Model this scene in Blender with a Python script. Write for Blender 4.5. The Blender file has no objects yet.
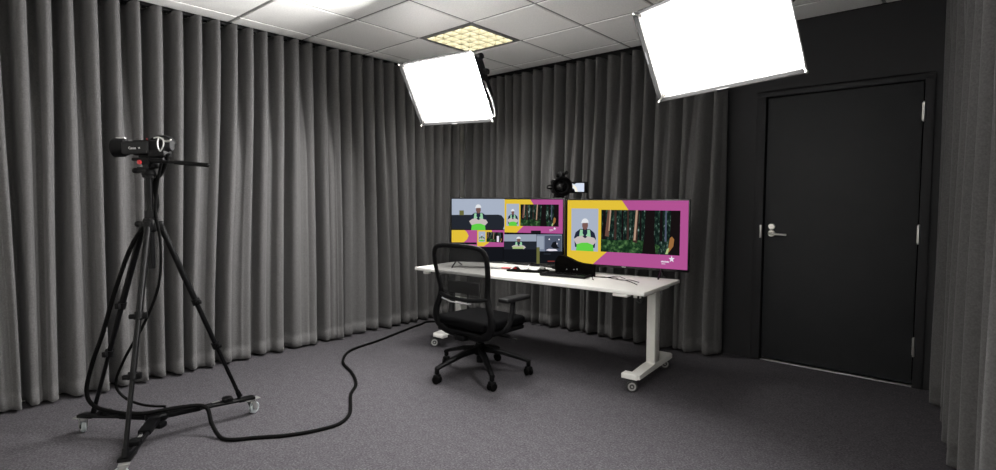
import bpy, bmesh, math, random
from mathutils import Vector as V, Matrix, Euler, noise
R = math.radians
PI = math.pi
S = bpy.context.scene
col = S.collection
random.seed(7)

# ------------------------------------------------------------------ helpers
def lin(c):
    return tuple(((x/255)/12.92 if x/255 <= .04045 else ((x/255+.055)/1.055)**2.4) for x in c)

def mat(name, color, rough=.6, metal=0, spec=.5, noise_amt=0, noise_scale=50, bump=0, bump_scale=200, sheen=0, coat=0, alpha=1, emit=None, emit_s=0):
    m = bpy.data.materials.new(name); m.use_nodes = True
    nt = m.node_tree; b = nt.nodes['Principled BSDF']
    b.inputs['Base Color'].default_value = (*color, 1)
    b.inputs['Roughness'].default_value = rough
    b.inputs['Metallic'].default_value = metal
    b.inputs['Specular IOR Level'].default_value = spec
    b.inputs['Sheen Weight'].default_value = sheen
    b.inputs['Coat Weight'].default_value = coat
    b.inputs['Alpha'].default_value = alpha
    if emit:
        b.inputs['Emission Color'].default_value = (*emit, 1)
        b.inputs['Emission Strength'].default_value = emit_s
    tc = nt.nodes.new('ShaderNodeTexCoord')
    if noise_amt:
        n = nt.nodes.new('ShaderNodeTexNoise'); n.inputs['Scale'].default_value = noise_scale
        n.inputs['Detail'].default_value = 4
        nt.links.new(tc.outputs['Object'], n.inputs['Vector'])
        r = nt.nodes.new('ShaderNodeValToRGB')
        r.color_ramp.elements[0].position = .3; r.color_ramp.elements[1].position = .7
        r.color_ramp.elements[0].color = (*[c*(1-noise_amt) for c in color], 1)
        r.color_ramp.elements[1].color = (*[min(1, c*(1+noise_amt)) for c in color], 1)
        nt.links.new(n.outputs['Fac'], r.inputs['Fac'])
        nt.links.new(r.outputs['Color'], b.inputs['Base Color'])
    if bump:
        n2 = nt.nodes.new('ShaderNodeTexNoise'); n2.inputs['Scale'].default_value = bump_scale
        n2.inputs['Detail'].default_value = 3
        nt.links.new(tc.outputs['Object'], n2.inputs['Vector'])
        bp = nt.nodes.new('ShaderNodeBump'); bp.inputs['Strength'].default_value = bump
        bp.inputs['Distance'].default_value = .004
        nt.links.new(n2.outputs['Fac'], bp.inputs['Height'])
        nt.links.new(bp.outputs['Normal'], b.inputs['Normal'])
    return m

def emat(name, color, s=1.0):
    m = bpy.data.materials.new(name); m.use_nodes = True
    nt = m.node_tree; nt.nodes.clear()
    e = nt.nodes.new('ShaderNodeEmission'); e.inputs['Color'].default_value = (*color, 1); e.inputs['Strength'].default_value = s
    o = nt.nodes.new('ShaderNodeOutputMaterial'); nt.links.new(e.outputs[0], o.inputs[0])
    return m

def ematnoise(name, stops, scale, s=1.0, stretch=(1, 1, 1), detail=5):
    m = emat(name, (0, 0, 0), s); nt = m.node_tree
    e = [n for n in nt.nodes if n.type == 'EMISSION'][0]
    tc = nt.nodes.new('ShaderNodeTexCoord'); mp = nt.nodes.new('ShaderNodeMapping')
    mp.inputs['Scale'].default_value = stretch
    n = nt.nodes.new('ShaderNodeTexNoise'); n.inputs['Scale'].default_value = scale; n.inputs['Detail'].default_value = detail
    n.inputs['Roughness'].default_value = .65
    r = nt.nodes.new('ShaderNodeValToRGB')
    while len(r.color_ramp.elements) < len(stops): r.color_ramp.elements.new(.5)
    for el, (p, c) in zip(r.color_ramp.elements, stops):
        el.position = p; el.color = (*c, 1)
    nt.links.new(tc.outputs['Object'], mp.inputs['Vector']); nt.links.new(mp.outputs[0], n.inputs['Vector'])
    nt.links.new(n.outputs['Fac'], r.inputs['Fac']); nt.links.new(r.outputs['Color'], e.inputs['Color'])
    return m

class MB:
    """collects shapes into one mesh"""
    def __init__(s): s.bm = bmesh.new(); s.mi = 0
    def _mark(s, n0):
        s.bm.faces.ensure_lookup_table()
        for f in s.bm.faces[n0:]: f.material_index = s.mi
    def box(s, c, size, rot=None, bev=0, seg=2):
        n0 = len(s.bm.faces)
        r = bmesh.ops.create_cube(s.bm, size=1)
        vs = r['verts']
        bmesh.ops.scale(s.bm, vec=size, verts=vs)
        if bev:
            es = list({e for v in vs for e in v.link_edges})
            q = bmesh.ops.bevel(s.bm, geom=es, offset=bev, segments=seg, profile=.5, affect='EDGES')
            vs = list({v for f in q['faces'] for v in f.verts} | {v for v in vs if v.is_valid})
        M = Matrix.Translation(c) @ ((rot.to_matrix().to_4x4() if isinstance(rot, Euler) else rot.to_4x4()) if rot else Matrix())
        bmesh.ops.transform(s.bm, matrix=M, verts=vs)
        s._mark(n0); return s
    def bar(s, p, q, r, r2=None, seg=16, cap=True):
        n0 = len(s.bm.faces)
        p, q = V(p), V(q); d = q-p
        M = Matrix.Translation((p+q)/2) @ d.to_track_quat('Z', 'Y').to_matrix().to_4x4()
        bmesh.ops.create_cone(s.bm, cap_ends=cap, segments=seg, radius1=r, radius2=r if r2 is None else r2, depth=d.length, matrix=M)
        s._mark(n0); return s
    def sq(s, p, q, w, h, bev=.002, up=(0, 0, 1)):
        """rectangular bar from p to q, width w (sideways), height h (along up)"""
        p, q = V(p), V(q); d = (q-p); L = d.length; x = d.normalized()
        y = V(up).cross(x).normalized(); z = x.cross(y)
        M = Matrix((x, y, z)).transposed()
        return s.box((p+q)/2, (L, w, h), M, bev)
    def sphere(s, c, r, sc=(1, 1, 1), u=20, v=12, rot=None):
        n0 = len(s.bm.faces)
        M = Matrix.Translation(c) @ (rot.to_matrix().to_4x4() if rot else Matrix()) @ Matrix.Diagonal((*sc, 1))
        bmesh.ops.create_uvsphere(s.bm, u_segments=u, v_segments=v, radius=r, matrix=M)
        s._mark(n0); return s
    def tube(s, pts, r, seg=10, closed=False, smooth=0, flat=None):
        """tube through pts; r number or list; flat=(a,b,normalfn) gives an oval section"""
        n0 = len(s.bm.faces)
        pts = [V(p) for p in pts]
        rs = r if isinstance(r, (list, tuple)) else [r]*len(pts)
        if smooth:
            P, Q = [], []
            n = len(pts)
            rng = n if closed else n-1
            for i in range(rng):
                g = lambda k: pts[k % n] if closed else pts[max(0, min(n-1, k))]
                h = lambda k: rs[k % n] if closed else rs[max(0, min(n-1, k))]
                a, b, c, d = g(i-1), g(i), g(i+1), g(i+2)
                for k in range(smooth):
                    t = k/smooth
                    P.append(.5*((2*b)+(c-a)*t+(2*a-5*b+4*c-d)*t*t+(3*b-a-3*c+d)*t**3))
                    Q.append(h(i)*(1-t)+h(i+1)*t)
            if not closed: P.append(pts[-1]); Q.append(rs[-1])
            pts, rs = P, Q
        n = len(pts); rings = []
        up = None
        for i in range(n):
            if closed: t = (pts[(i+1) % n]-pts[i-1]).normalized()
            else: t = (pts[min(n-1, i+1)]-pts[max(0, i-1)]).normalized()
            if up is None:
                up = V((0, 0, 1)) if abs(t.z) < .9 else V((1, 0, 0))
            if flat: up = V(flat[2](pts[i]))
            a = (up-t*up.dot(t)).normalized(); b = t.cross(a); up = a
            fa, fb = (flat[0], flat[1]) if flat else (1, 1)
            rings.append([s.bm.verts.new(pts[i]+rs[i]*(fa*math.cos(2*PI*k/seg)*a+fb*math.sin(2*PI*k/seg)*b)) for k in range(seg)])
        for i in range(n if closed else n-1):
            A, B = rings[i], rings[(i+1) % n]
            for k in range(seg):
                s.bm.faces.new((A[k], A[(k+1) % seg], B[(k+1) % seg], B[k]))
        if not closed:
            s.bm.faces.new(list(reversed(rings[0]))); s.bm.faces.new(rings[-1])
        s._mark(n0); return s
    def lathe(s, prof, o=(0, 0, 0), ax=(0, 0, 1), seg=28):
        """prof: (radius, height) pairs along ax from o"""
        n0 = len(s.bm.faces)
        ax = V(ax).normalized(); o = V(o)
        u = (V((0, 0, 1)) if abs(ax.z) < .9 else V((1, 0, 0))); u = (u-ax*u.dot(ax)).normalized(); w = ax.cross(u)
        rings = []
        for r, h in prof:
            if r <= 1e-6: rings.append([s.bm.verts.new(o+ax*h)])
            else: rings.append([s.bm.verts.new(o+ax*h+r*(math.cos(2*PI*k/seg)*u+math.sin(2*PI*k/seg)*w)) for k in range(seg)])
        for A, B in zip(rings, rings[1:]):
            for k in range(seg):
                k2 = (k+1) % seg
                f = [A[k % len(A)], A[k2 % len(A)], B[k2 % len(B)], B[k % len(B)]]
                f = list(dict.fromkeys(f))
                if len(f) > 2: s.bm.faces.new(f)
        for Rg, rev in ((rings[0], True), (rings[-1], False)):
            if len(Rg) > 2: s.bm.faces.new(list(reversed(Rg)) if rev else Rg)
        s._mark(n0); return s
    def poly(s, pts):
        n0 = len(s.bm.faces)
        s.bm.faces.new([s.bm.verts.new(p) for p in pts]); s._mark(n0); return s
    def prism(s, pts, ext):
        """closed outline pts (3D) extruded by vector ext"""
        n0 = len(s.bm.faces); ext = V(ext)
        a = [s.bm.verts.new(p) for p in pts]; b = [s.bm.verts.new(V(p)+ext) for p in pts]
        s.bm.faces.new(a); s.bm.faces.new(list(reversed(b)))
        n = len(a)
        for i in range(n): s.bm.faces.new((a[i], b[i], b[(i+1) % n], a[(i+1) % n]))
        s._mark(n0); return s
    def build(s, name, mats, parent=None, smooth=True, recalc=True, angle=.6, loc=None):
        if recalc: bmesh.ops.recalc_face_normals(s.bm, faces=s.bm.faces)
        me = bpy.data.meshes.new(name); s.bm.to_mesh(me); s.bm.free()
        for m in (mats if isinstance(mats, (list, tuple)) else [mats]): me.materials.append(m)
        if smooth:
            me.polygons.foreach_set('use_smooth', [True]*len(me.polygons))
            me.set_sharp_from_angle(angle=angle)
        o = bpy.data.objects.new(name, me); col.objects.link(o)
        if parent: o.parent = parent
        if loc: o.location = loc
        return o

def thing(name, label, cat, loc=(0, 0, 0), rz=0, group=None):
    o = bpy.data.objects.new(name, None); col.objects.link(o)
    o.empty_display_size = .1
    o.location = loc; o.rotation_euler = (0, 0, rz)
    return tag(o, label, cat, group)
def tag(o, label, cat, group=None):
    o['label'] = label; o['category'] = cat
    if group: o['group'] = group
    return o
def struct(o):
    o['kind'] = 'structure'; return o

# ------------------------------------------------------------------ materials
M = {}
M['carpet'] = mat('carpet pile', lin((77, 76, 79)), .95, noise_amt=.4, noise_scale=18, bump=.35, bump_scale=220, spec=.1)
def flecks(m):
    nt = m.node_tree; b = nt.nodes['Principled BSDF']; src = b.inputs['Base Color'].links[0].from_socket
    nt.nodes['Color Ramp'].color_ramp.elements[0].color = (*lin((71, 69, 73)), 1); nt.nodes['Color Ramp'].color_ramp.elements[1].color = (*lin((78, 77, 80)), 1)
    tc = [n for n in nt.nodes if n.type == 'TEX_COORD'][0]
    n = nt.nodes.new('ShaderNodeTexNoise'); n.inputs['Scale'].default_value = 95; n.inputs['Detail'].default_value = 6; n.inputs['Roughness'].default_value = .8
    nt.links.new(tc.outputs['Object'], n.inputs['Vector'])
    r = nt.nodes.new('ShaderNodeValToRGB'); e = r.color_ramp.elements
    e[0].position = .34; e[0].color = (.42, .42, .44, 1); e[1].position = .52; e[1].color = (.98, .97, .97, 1)
    k = e.new(.68); k.color = (1.9, 1.82, 1.75, 1)
    nt.links.new(n.outputs['Fac'], r.inputs['Fac'])
    mx = nt.nodes.new('ShaderNodeMix'); mx.data_type = 'RGBA'; mx.blend_type = 'MULTIPLY'; mx.inputs[0].default_value = 1
    nt.links.new(src, mx.inputs[6]); nt.links.new(r.outputs['Color'], mx.inputs[7]); nt.links.new(mx.outputs[2], b.inputs['Base Color'])
flecks(M['carpet'])
M['curtain'] = mat('charcoal curtain cloth', lin((88, 87, 87)), .95, noise_amt=.2, noise_scale=130, bump=.35, bump_scale=420, sheen=.15, spec=.1)
M['black_wall'] = mat('black wall paint', lin((34, 34, 36)), .65, bump=.1, bump_scale=160, spec=.3)
M['door'] = mat('black door paint', lin((35, 36, 38)), .6, noise_amt=.08, noise_scale=6, bump=.06, bump_scale=120, spec=.3)
M['tile'] = mat('mineral fibre ceiling tile', lin((244, 243, 240)), .95, noise_amt=.06, noise_scale=90, bump=.4, bump_scale=180, spec=.1)
M['tbar'] = mat('grey ceiling grid metal', lin((120, 120, 118)), .5, spec=.4)
M['black_plastic'] = mat('black plastic', lin((8, 8, 9)), .5, spec=.13)
M['black_metal'] = mat('black metal tube', lin((6, 6, 7)), .35, spec=.16)
M['grey_plastic'] = mat('dark grey plastic', lin((22, 22, 23)), .5, spec=.18)
M['rubber'] = mat('black rubber', lin((8, 8, 8)), .7, spec=.06)
M['chrome'] = mat('satin steel', lin((205, 203, 198)), .28, metal=1)
M['alu'] = mat('bare aluminium', lin((190, 190, 188)), .4, metal=.9)
M['white_laminate'] = mat('white desk laminate', lin((246, 245, 241)), .5, noise_amt=.012, noise_scale=12)
M['white_metal'] = mat('white powder coated metal', lin((232, 231, 226)), .4)
M['wheel_grey'] = mat('grey wheel tyre', lin((48, 48, 48)), .6)
M['wheel_clear'] = mat('pale wheel tread', lin((150, 156, 158)), .35)
M['fabric_black'] = mat('black seat fabric', lin((7, 7, 8)), .9, spec=.06, bump=.4, bump_scale=400, noise_amt=.15, noise_scale=300)
M['red'] = mat('red plastic', lin((190, 40, 45)), .4)
M['cap_grey'] = mat('mid grey wheel cap', lin((150, 150, 148)), .5)
M['bar_highlight'] = mat('pale grey painted highlight', lin((150, 150, 150)), .25)  # pale tone stands in for the highlight along the chair's lumbar bar
M['paper'] = mat('white paper', lin((240, 240, 240)), .8)
M['cloth_black'] = mat('black matt cover', lin((10, 8, 8)), .9, spec=.05, noise_amt=.2, noise_scale=60)
M['glass_dark'] = mat('dark bezel', lin((14, 14, 15)), .25)
M['side_fabric'] = mat('grey light bank side cloth', lin((110, 108, 106)), .8)
M['white_wall'] = mat('white wall paint', lin((238, 237, 233)), .8, bump=.1, bump_scale=160, spec=.3)
M['lip'] = mat('black light bank lining', lin((24, 24, 24)), .9, spec=.05)
M['louvre'] = mat('low glare louvre blade', lin((64, 61, 47)), .7, spec=.1)
PANEL = 82.0
TROFFER = 85.0
M['panel'] = emat('lit white diffuser cloth', (1, .985, .97), PANEL)
M['opal'] = emat('added opal fill', (1, .98, .95), 24.0)  # glow of the fill light added out of view
M['tube'] = emat('lit fluorescent panel', (1, .98, .94), TROFFER)
# see-through mesh of the chair back: fine woven holes
def mesh_mat():
    m = bpy.data.materials.new('black chair mesh'); m.use_nodes = True
    nt = m.node_tree; b = nt.nodes['Principled BSDF']
    b.inputs['Base Color'].default_value = (.005, .005, .005, 1); b.inputs['Roughness'].default_value = .7
    b.inputs['Alpha'].default_value = .78
    return m
M['chair_mesh'] = mesh_mat()

# ------------------------------------------------------------------ room
ZC = 2.59; YB = 4.50; XL = -4.36; XR = 0.85; YF = -1.3
struct(MB().box(((XL+XR)/2, (YF+YB)/2, -.05), (XR-XL+.4, YB-YF+.4, .1)).build('floor', M['carpet'], smooth=False))
struct(MB().box((XL-.05, (YF+YB)/2, ZC/2), (.1, YB-YF, ZC)).build('wall_left', M['white_wall'], smooth=False))
struct(MB().box((XR+.05, (YF+YB)/2, ZC/2), (.1, YB-YF, ZC)).build('wall_right', M['white_wall'], smooth=False))
struct(MB().box(((XL+XR)/2, YF-.05, ZC/2), (XR-XL+.2, .1, ZC)).build('wall_front', M['white_wall'], smooth=False))
# back wall with door opening
DX0, DX1, DZ = -1.163, -.214, 2.045
w = MB()
w.box(((XL+DX0-.03)/2, YB+.05, ZC/2), (DX0-.03-XL, .1, ZC))
w.box(((XR+DX1+.03)/2, YB+.05, ZC/2), (XR-DX1-.03, .1, ZC))
w.box(((DX0+DX1)/2, YB+.05, (ZC+DZ+.03)/2), (DX1-DX0+.06, .1, ZC-DZ-.03))
struct(w.build('wall_back', M['black_wall'], smooth=False))
# ceiling: tiles with bevelled edges hung in a grid of T bars
GX, GY, P6 = -3.448, 1.757, .6
c = MB()
c.mi = 1
c.box(((XL+XR)/2, (YF+YB)/2, ZC+.1), (XR-XL+.2, YB-YF+.2, .04))
def spans(a, b, g):
    k = math.floor((a-g)/P6); out = []
    while g+k*P6 < b:
        lo, hi = max(a, g+k*P6), min(b, g+(k+1)*P6)
        if hi-lo > .03: out.append((lo, hi, k))
        k += 1
    return out
for x0, x1, i in spans(XL, XR, GX):
    c.box((x0, (YF+YB)/2, ZC+.012), (.024, YB-YF, .012))
for y0, y1, j in spans(YF, YB, GY):
    c.box(((XL+XR)/2, y0, ZC+.0121), (XR-XL, .024, .012))
c.mi = 0
for x0, x1, i in spans(XL, XR, GX):
    for y0, y1, j in spans(YF, YB, GY):
        if (i, j) in ((0, 2), (4, -3)): continue
        a, b = (x0+.009, x1-.009), (y0+.009, y1-.009)
        ch = .007
        n0 = len(c.bm.faces)
        lo = [c.bm.verts.new(p) for p in ((a[0]+ch, b[0]+ch, ZC), (a[1]-ch, b[0]+ch, ZC), (a[1]-ch, b[1]-ch, ZC), (a[0]+ch, b[1]-ch, ZC))]
        up = [c.bm.verts.new(p) for p in ((a[0], b[0], ZC+.007), (a[1], b[0], ZC+.007), (a[1], b[1], ZC+.007), (a[0], b[1], ZC+.007))]
        tp = [c.bm.verts.new(p) for p in ((a[0], b[0], ZC+.02), (a[1], b[0], ZC+.02), (a[1], b[1], ZC+.02), (a[0], b[1], ZC+.02))]
        c.bm.faces.new(list(reversed(lo)))
        for q in range(4):
            c.bm.faces.new((lo[q], lo[(q+1) % 4], up[(q+1) % 4], up[q])); c.bm.faces.new((up[q], up[(q+1) % 4], tp[(q+1) % 4], tp[q]))
        c.bm.faces.new(tp)
        c._mark(n0)
struct(c.build('ceiling', [M['tile'], M['tbar']], smooth=False))

# lit louvred light set in the grid; an unseen opal fill light is added behind the viewer
def ceiling_light(i, j, label, opal=False):
    x, y = GX+(i+.5)*P6, GY+(j+.5)*P6
    t = thing('ceiling_light', label, 'ceiling light', (x, y, ZC))
    f = MB()
    for sx in (-1, 1):
        f.box((sx*.277, 0, .03), (.034, .588, .06), bev=.002); f.box((0, sx*.277, .03), (.52, .034, .06), bev=.002)
    f.build('frame', M['tbar'], t)
    if opal:
        MB().box((0, 0, .006), (.522, .522, .012), bev=.003).build('fill_diffuser', M['opal'], t)
        return t
    MB().poly([(-.26, -.26, .056), (-.26, .26, .056), (.26, .26, .056), (.26, -.26, .056)]).build('lamp_panel', M['tube'], t, recalc=False)
    g = MB()
    n = 5; st = .52/n
    for k in range(n+1):
        g.box((-.26+k*st, 0, .0275), (.008, .52, .055)); g.box((0, -.26+k*st, .0276), (.52, .008, .055))
    # shallow pyramid reflectors between the blades
    for a in range(n):
        for b in range(n):
            if 0: g.box((-.26+(a+.5)*st, -.26+(b+.5)*st, .028), (st*.62, st*.62, .006), bev=.002)
    g.build('louvre', M['louvre'], t, smooth=False)
    return t
ceiling_light(0, 2, 'lit square louvred ceiling light set in the tiled ceiling above the left light bank')
ceiling_light(4, -3, 'added unseen square opal fill light over the end of the room opposite the desk', True)  # out of view, added for soft frontal light

# door, frame, fittings
d = struct(MB().box(((DX0+DX1)/2, YB+.03, (DZ+.018)/2), (DX1-DX0-.008, .04, DZ-.022), bev=.002).build('door_1', M['door']))
a = MB()
for x0, x1 in ((DX0-.072, DX0-.004), (DX1+.004, DX1+.058)):
    a.box(((x0+x1)/2, YB-.008, (DZ+.04)/2), (x1-x0, .022, DZ+.04), bev=.004)
    a.box(((x0+x1)/2, YB+.05, (DZ+.01)/2), (min(x1-x0, .06), .1, DZ+.01))
a.box(((DX0+DX1)/2-.007, YB-.0081, DZ+.024), (DX1-DX0+.13, .022, .04), bev=.004)
a.box(((DX0+DX1)/2, YB+.05, DZ+.03), (DX1-DX0+.06, .1, .05))
struct(a.build('trim_1', M['black_wall']))
struct(MB().box(((DX0+DX1)/2, YB+.03, .004), (DX1-DX0, .07, .008), bev=.002).build('trim_2', M['alu']))
hx = -1.108
h = MB()
h.lathe([(0, 0), (.026, 0), (.026, .008), (.023, .011), (0, .011)], (hx, YB+.01, 1.002), (0, -1, 0))
h.bar((hx, YB, 1.002), (hx, YB-.05, 1.002), .0095)
h.tube([(hx-.008, YB-.045, 1.003), (hx+.01, YB-.05, 1.003), (hx+.05, YB-.052, 1.0), (hx+.115, YB-.05, .998)], [.010, .0105, .009, .008], smooth=5)
h.build('door_handle', M['chrome'], d)
h = MB()
h.lathe([(0, 0), (.025, 0), (.025, .009), (.021, .013), (.013, .013), (.013, .016), (0, .016)], (hx, YB+.01, 1.055), (0, -1, 0))
h.build('lock_cylinder', M['chrome'], d)
MB().box((DX0-.018, YB-.0205, 1.016), (.013, .005, .1), bev=.001).build('strike_plate', M['chrome'], d)
for z in (1.842, 1.035, .279):
    h = MB().bar((DX1+.004, YB-.022, z-.058), (DX1+.004, YB-.022, z+.058), .007)
    h.box((DX1-.002, YB+.0, z), (.008, .03, .112))
    for k in (-1, 1): h.sphere((DX1+.004, YB-.022, z+k*.06), .0075, u=10, v=6)
    h.build('hinge', M['chrome'], d)

# ------------------------------------------------------------------ curtains
def curtain(name, label, p0, p1, zt, pitch, amp, seed, side, merge=.35, track_h=.03, gliders=False, flare=0, sharp=(1.2, .78), om=.065, jt=.13, har=.16, pairs=.8, label_group=None):
    """wave curtain hung along p0->p1; side=+1/-1 tells which way the room lies"""
    rnd = random.Random(seed)
    p0, p1 = V((*p0, 0)), V((*p1, 0)); L = (p1-p0).length; t = (p1-p0).normalized()
    n = V((-t.y, t.x, 0))*side
    nf = round(L/pitch)
    def jit(j):
        xs = [0]
        for k in range(nf): xs.append(xs[-1]+1+rnd.uniform(-j, j))
        return [x/xs[-1]*L for x in xs]
    top, bot = jit(jt), jit(.36)
    at = [1+rnd.uniform(-jt, jt) for k in range(nf+1)]; ab = [1+rnd.uniform(-.45, .25) for k in range(nf+1)]
    sk = [rnd.uniform(-.35, .35) for k in range(nf+1)]
    per = 20
    shj = [rnd.uniform(-.3, .35) for k in range(nf+1)]; h2 = [rnd.uniform(-1, 1) for k in range(nf+1)]; h3 = [rnd.uniform(-1, 1) for k in range(nf+1)]
    vl = [1.0]                                     # how far each valley closes up lower down (1 = stays deep)
    for k in range(nf):
        vl.append(rnd.uniform(-.75, .0) if vl[-1] > .5 and rnd.random() < pairs else rnd.uniform(.9, 1.2))
    rows = [.018, .05, .0995, .1, .14, .2, .3, .42, .55, .7, .85, 1.0, 1.15, 1.3, 1.45, 1.6, 1.75, 1.9, 2.02, 2.14, 2.24, 2.32, 2.4, 2.46, 2.5, zt-.03, zt]
    rows = [z for z in rows if z <= zt]
    b = bmesh.new(); grid = []
    for z in rows:
        u = 1-z/zt                                   # 0 top, 1 floor
        uu = u*u*(3-2*u)
        row = []
        for k in range(nf*per+1):
            i = min(nf-1, k//per); fr = k/per-i
            s = (top[i]+(top[i+1]-top[i])*fr)*(1-uu)+(bot[i]+(bot[i+1]-bot[i])*fr)*uu
            A = amp*((at[i]*(1-fr)+at[i+1]*fr)*(1-uu)+(ab[i]*(1-fr)+ab[i+1]*fr)*uu)
            ph = 2*PI*fr
            skew = (sk[i]*(1-fr)+sk[i+1]*fr)*uu
            shp = max(.5, sharp[0]*(1-uu)+sharp[1]*uu+shj[i])
            tm = max(0, min(1, (zt-z-.1)/1.0)); tm = tm*tm*(3-2*tm)
            v0, v1 = 1+(vl[i]-1)*tm, 1+(vl[i+1]-1)*tm
            sm = fr*fr*(3-2*fr); vb = v0*(1-sm)+v1*sm
            dep = A*(-vb+(1+vb)*((1-math.cos(ph+skew*math.sin(ph)))/2)**shp)
            w_ = .35+.65*min(1, u*1.6)
            dep += A*har*w_*(h2[i]*math.sin(2*ph)+.6*h3[i]*math.sin(3*ph))
            dep += amp*.35*merge*uu*math.sin(PI*(i+fr)+seed)+.012*uu*noise.noise(V((s*1.3, z*.8, seed*3.1)))
            al = pitch*om*math.sin(2*ph)*(1-.35*uu)+pitch*.05*uu*noise.noise(V((s*3, z*.9, seed)))
            hem = .0015 if z < .0997 else 0
            q = p0+t*(s+al)+n*(dep+hem+flare*uu)
            row.append(b.verts.new((q.x, q.y, z)))
        grid.append(row)
    for A, B in zip(grid, grid[1:]):
        for k in range(len(A)-1): b.faces.new((A[k], A[k+1], B[k+1], B[k]))
    th = thing(name, label, 'curtain', (0, 0, 0), 0, label_group)
    me = bpy.data.meshes.new('drape'); b.to_mesh(me); b.free(); me.materials.append(M['curtain'])
    me.polygons.foreach_set('use_smooth', [True]*len(me.polygons))
    o = bpy.data.objects.new('drape', me); col.objects.link(o); o.parent = th
    md = o.modifiers.new('cloth thickness', 'SOLIDIFY'); md.thickness = .003; md.offset = 0
    a0, a1 = p0+V((0, 0, zt)), p1+V((0, 0, zt))
    MB().sq(a0+V((0, 0, (ZC-zt)/2)), a1+V((0, 0, (ZC-zt)/2)), .035, ZC-zt-.002).build('curtain_track', M['black_metal'], th)
    if gliders:
        for i in range(nf):
            q = p0+t*(top[i]+pitch*.06)+n*(-amp*.1)
            if q.y < 1.0 or q.y > 3.3: continue
            MB().box((q.x, q.y, zt-.004), (.01, .03, .014), Matrix.Rotation(math.atan2(t.y, t.x)+.5, 3, 'Z'), bev=.002).box((q.x, q.y, zt+.006), (.008, .008, .02)).build('glider', M['grey_plastic'], th)
    return th
curtain('curtain', 'long charcoal pleated curtain along the left wall behind the tripod', (-4.232, .02), (-4.232, 4.19), 2.565, .123, .088, 3, -1, gliders=True)
curtain('curtain', 'charcoal pleated curtain along the back wall behind the desk', (-4.24, 4.34), (-1.43, 4.35), 2.545, .118, .082, 12, -1, flare=.03, sharp=(1.2, .95), om=.055, jt=.32, har=.3, merge=.6)
curtain('curtain', 'charcoal pleated curtain at right edge beside the black door', (-.065, 4.40), (.21, 1.85), 2.565, .14, .052, 23, 1)

# ------------------------------------------------------------------ studio light banks
def studio_light(label, TL, TR, BL, anchor, group, lead):
    TL, TR, BL = V(TL), V(TR), V(BL)
    x = (TR-TL).normalized(); yv = (BL-TL); yv = (yv-x*yv.dot(x)); Hh = yv.length; y = -yv.normalized()
    z = x.cross(y)                                  # faces the room
    W = (TR-TL).length
    cen = TL+x*W/2-y*Hh/2
    t = thing('studio_light', label, 'studio light', cen, 0, group)
    t.rotation_euler = Matrix((x, y, z)).transposed().to_euler()
    MB().box((0, 0, -.002), (W, Hh, .004), bev=.001).build('diffuser', M['panel'], t)
    # shallow pyramid box: a lip flares forward of the diffuser, the back tapers away
    LF, LO, D, TP = .026, .02, .11, .12
    def ring(ex, zz): return [V((sx*(W/2+ex), sy*(Hh/2+ex), zz)) for sx, sy in ((-1, -1), (1, -1), (1, 1), (-1, 1))]
    b = MB(); vr = [[b.bm.verts.new(p) for p in r] for r in (ring(-.001, -.004), ring(.001, .0005), ring(LO, LF), ring(LO+.004, LF-.001), ring(-TP, -D))]
    for A, B in zip(vr, vr[1:]):
        for k in range(4): b.bm.faces.new((A[k], A[(k+1) % 4], B[(k+1) % 4], B[k]))
    b.bm.faces.new(vr[-1])
    b.bm.faces.ensure_lookup_table()
    for f in b.bm.faces[8:]: f.material_index = 1
    b.build('housing', [M['lip'], M['side_fabric']], t, angle=.3)
    for sx in (-1, 1):
        for sy in (-1, 1):
            p = MB()
            q = V((sx*(W/2+LO), sy*(Hh/2+LO), LF))
            p.bar(V((sx*(W/2-TP), sy*(Hh/2-TP), -D)), q, .0045, seg=10)
            p.sphere(q, .007, u=12, v=8)
            p.build('corner_post', M['chrome'], t)
    MB().bar((-W/2-LO-.003, -.03, LF-.004), (-W/2-LO-.003, .03, LF-.004), .007, seg=10).build('side_clip', M['grey_plastic'], t)
    MB().bar((-.03, -Hh/2-LO-.003, LF-.004), (.03, -Hh/2-LO-.003, LF-.004), .006, seg=10).build('side_clip', M['grey_plastic'], t)
    # lamp head, bracket and carrying arm behind
    MB().box((.03, .02, -D-.045), (W*.58, Hh*.7, .085), bev=.012).build('lamp_head', M['black_plastic'], t)
    y2 = MB().sq((-W*.2, 0, -D-.085), (W*.2, 0, -D-.085), .035, .012)
    y2.bar((0, 0, -D-.085), (0, 0, -D-.14), .016)
    y2.build('bracket', M['black_metal'], t)
    k = MB()
    k.lathe([(0, 0), (.02, 0), (.024, .012), (.02, .035), (0, .038)], (W*.33, .15, -D-.05), (1, .2, 0))
    k.build('tilt_knob', M['black_plastic'], t)
    k = MB(); k.lathe([(0, 0), (.02, 0), (.024, .012), (.02, .035), (0, .038)], (W*.33, .05, -D-.06), (1, -.1, 0))
    k.build('tilt_knob', M['black_plastic'], t)
    mw = Matrix.LocRotScale(t.location, t.rotation_euler, None); inv = mw.inverted()
    piv = mw @ V((0, 0, -D-.14))
    top = V(anchor) if anchor else V((piv.x, piv.y, ZC-.002))
    r = MB()
    r.bar(inv@piv, inv@top, .014); r.sphere(inv@piv, .028)
    r.bar(inv@(top-V((0, 0, .02))), inv@top, .05)
    r.build('carrying_arm', M['black_metal'], t)
    if lead:
        cb = MB()
        cb.tube([(W*.25, -.02, -D-.04), (W*.38, .0, -D+.0), (W/2+.0, -Hh*.06, -.035), (W/2+.035, -Hh*.22, -.01), (W/2+.036, -Hh*.38, -.01), (W/2+.012, -Hh*.5, -.012), (W*.4, -Hh*.46, -.06)], .005, seg=8, smooth=6)
        cb.build('power_lead', M['alu'], t)
    return t
studio_light('smaller-looking left white light bank hung below the ceiling near the louvred light', (-3.07, 2.491, 2.221), (-2.354, 2.454, 2.179), (-3.098, 2.694, 1.846), (-3.72, 3.95, ZC-.002), 'studio light banks', True)
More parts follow.
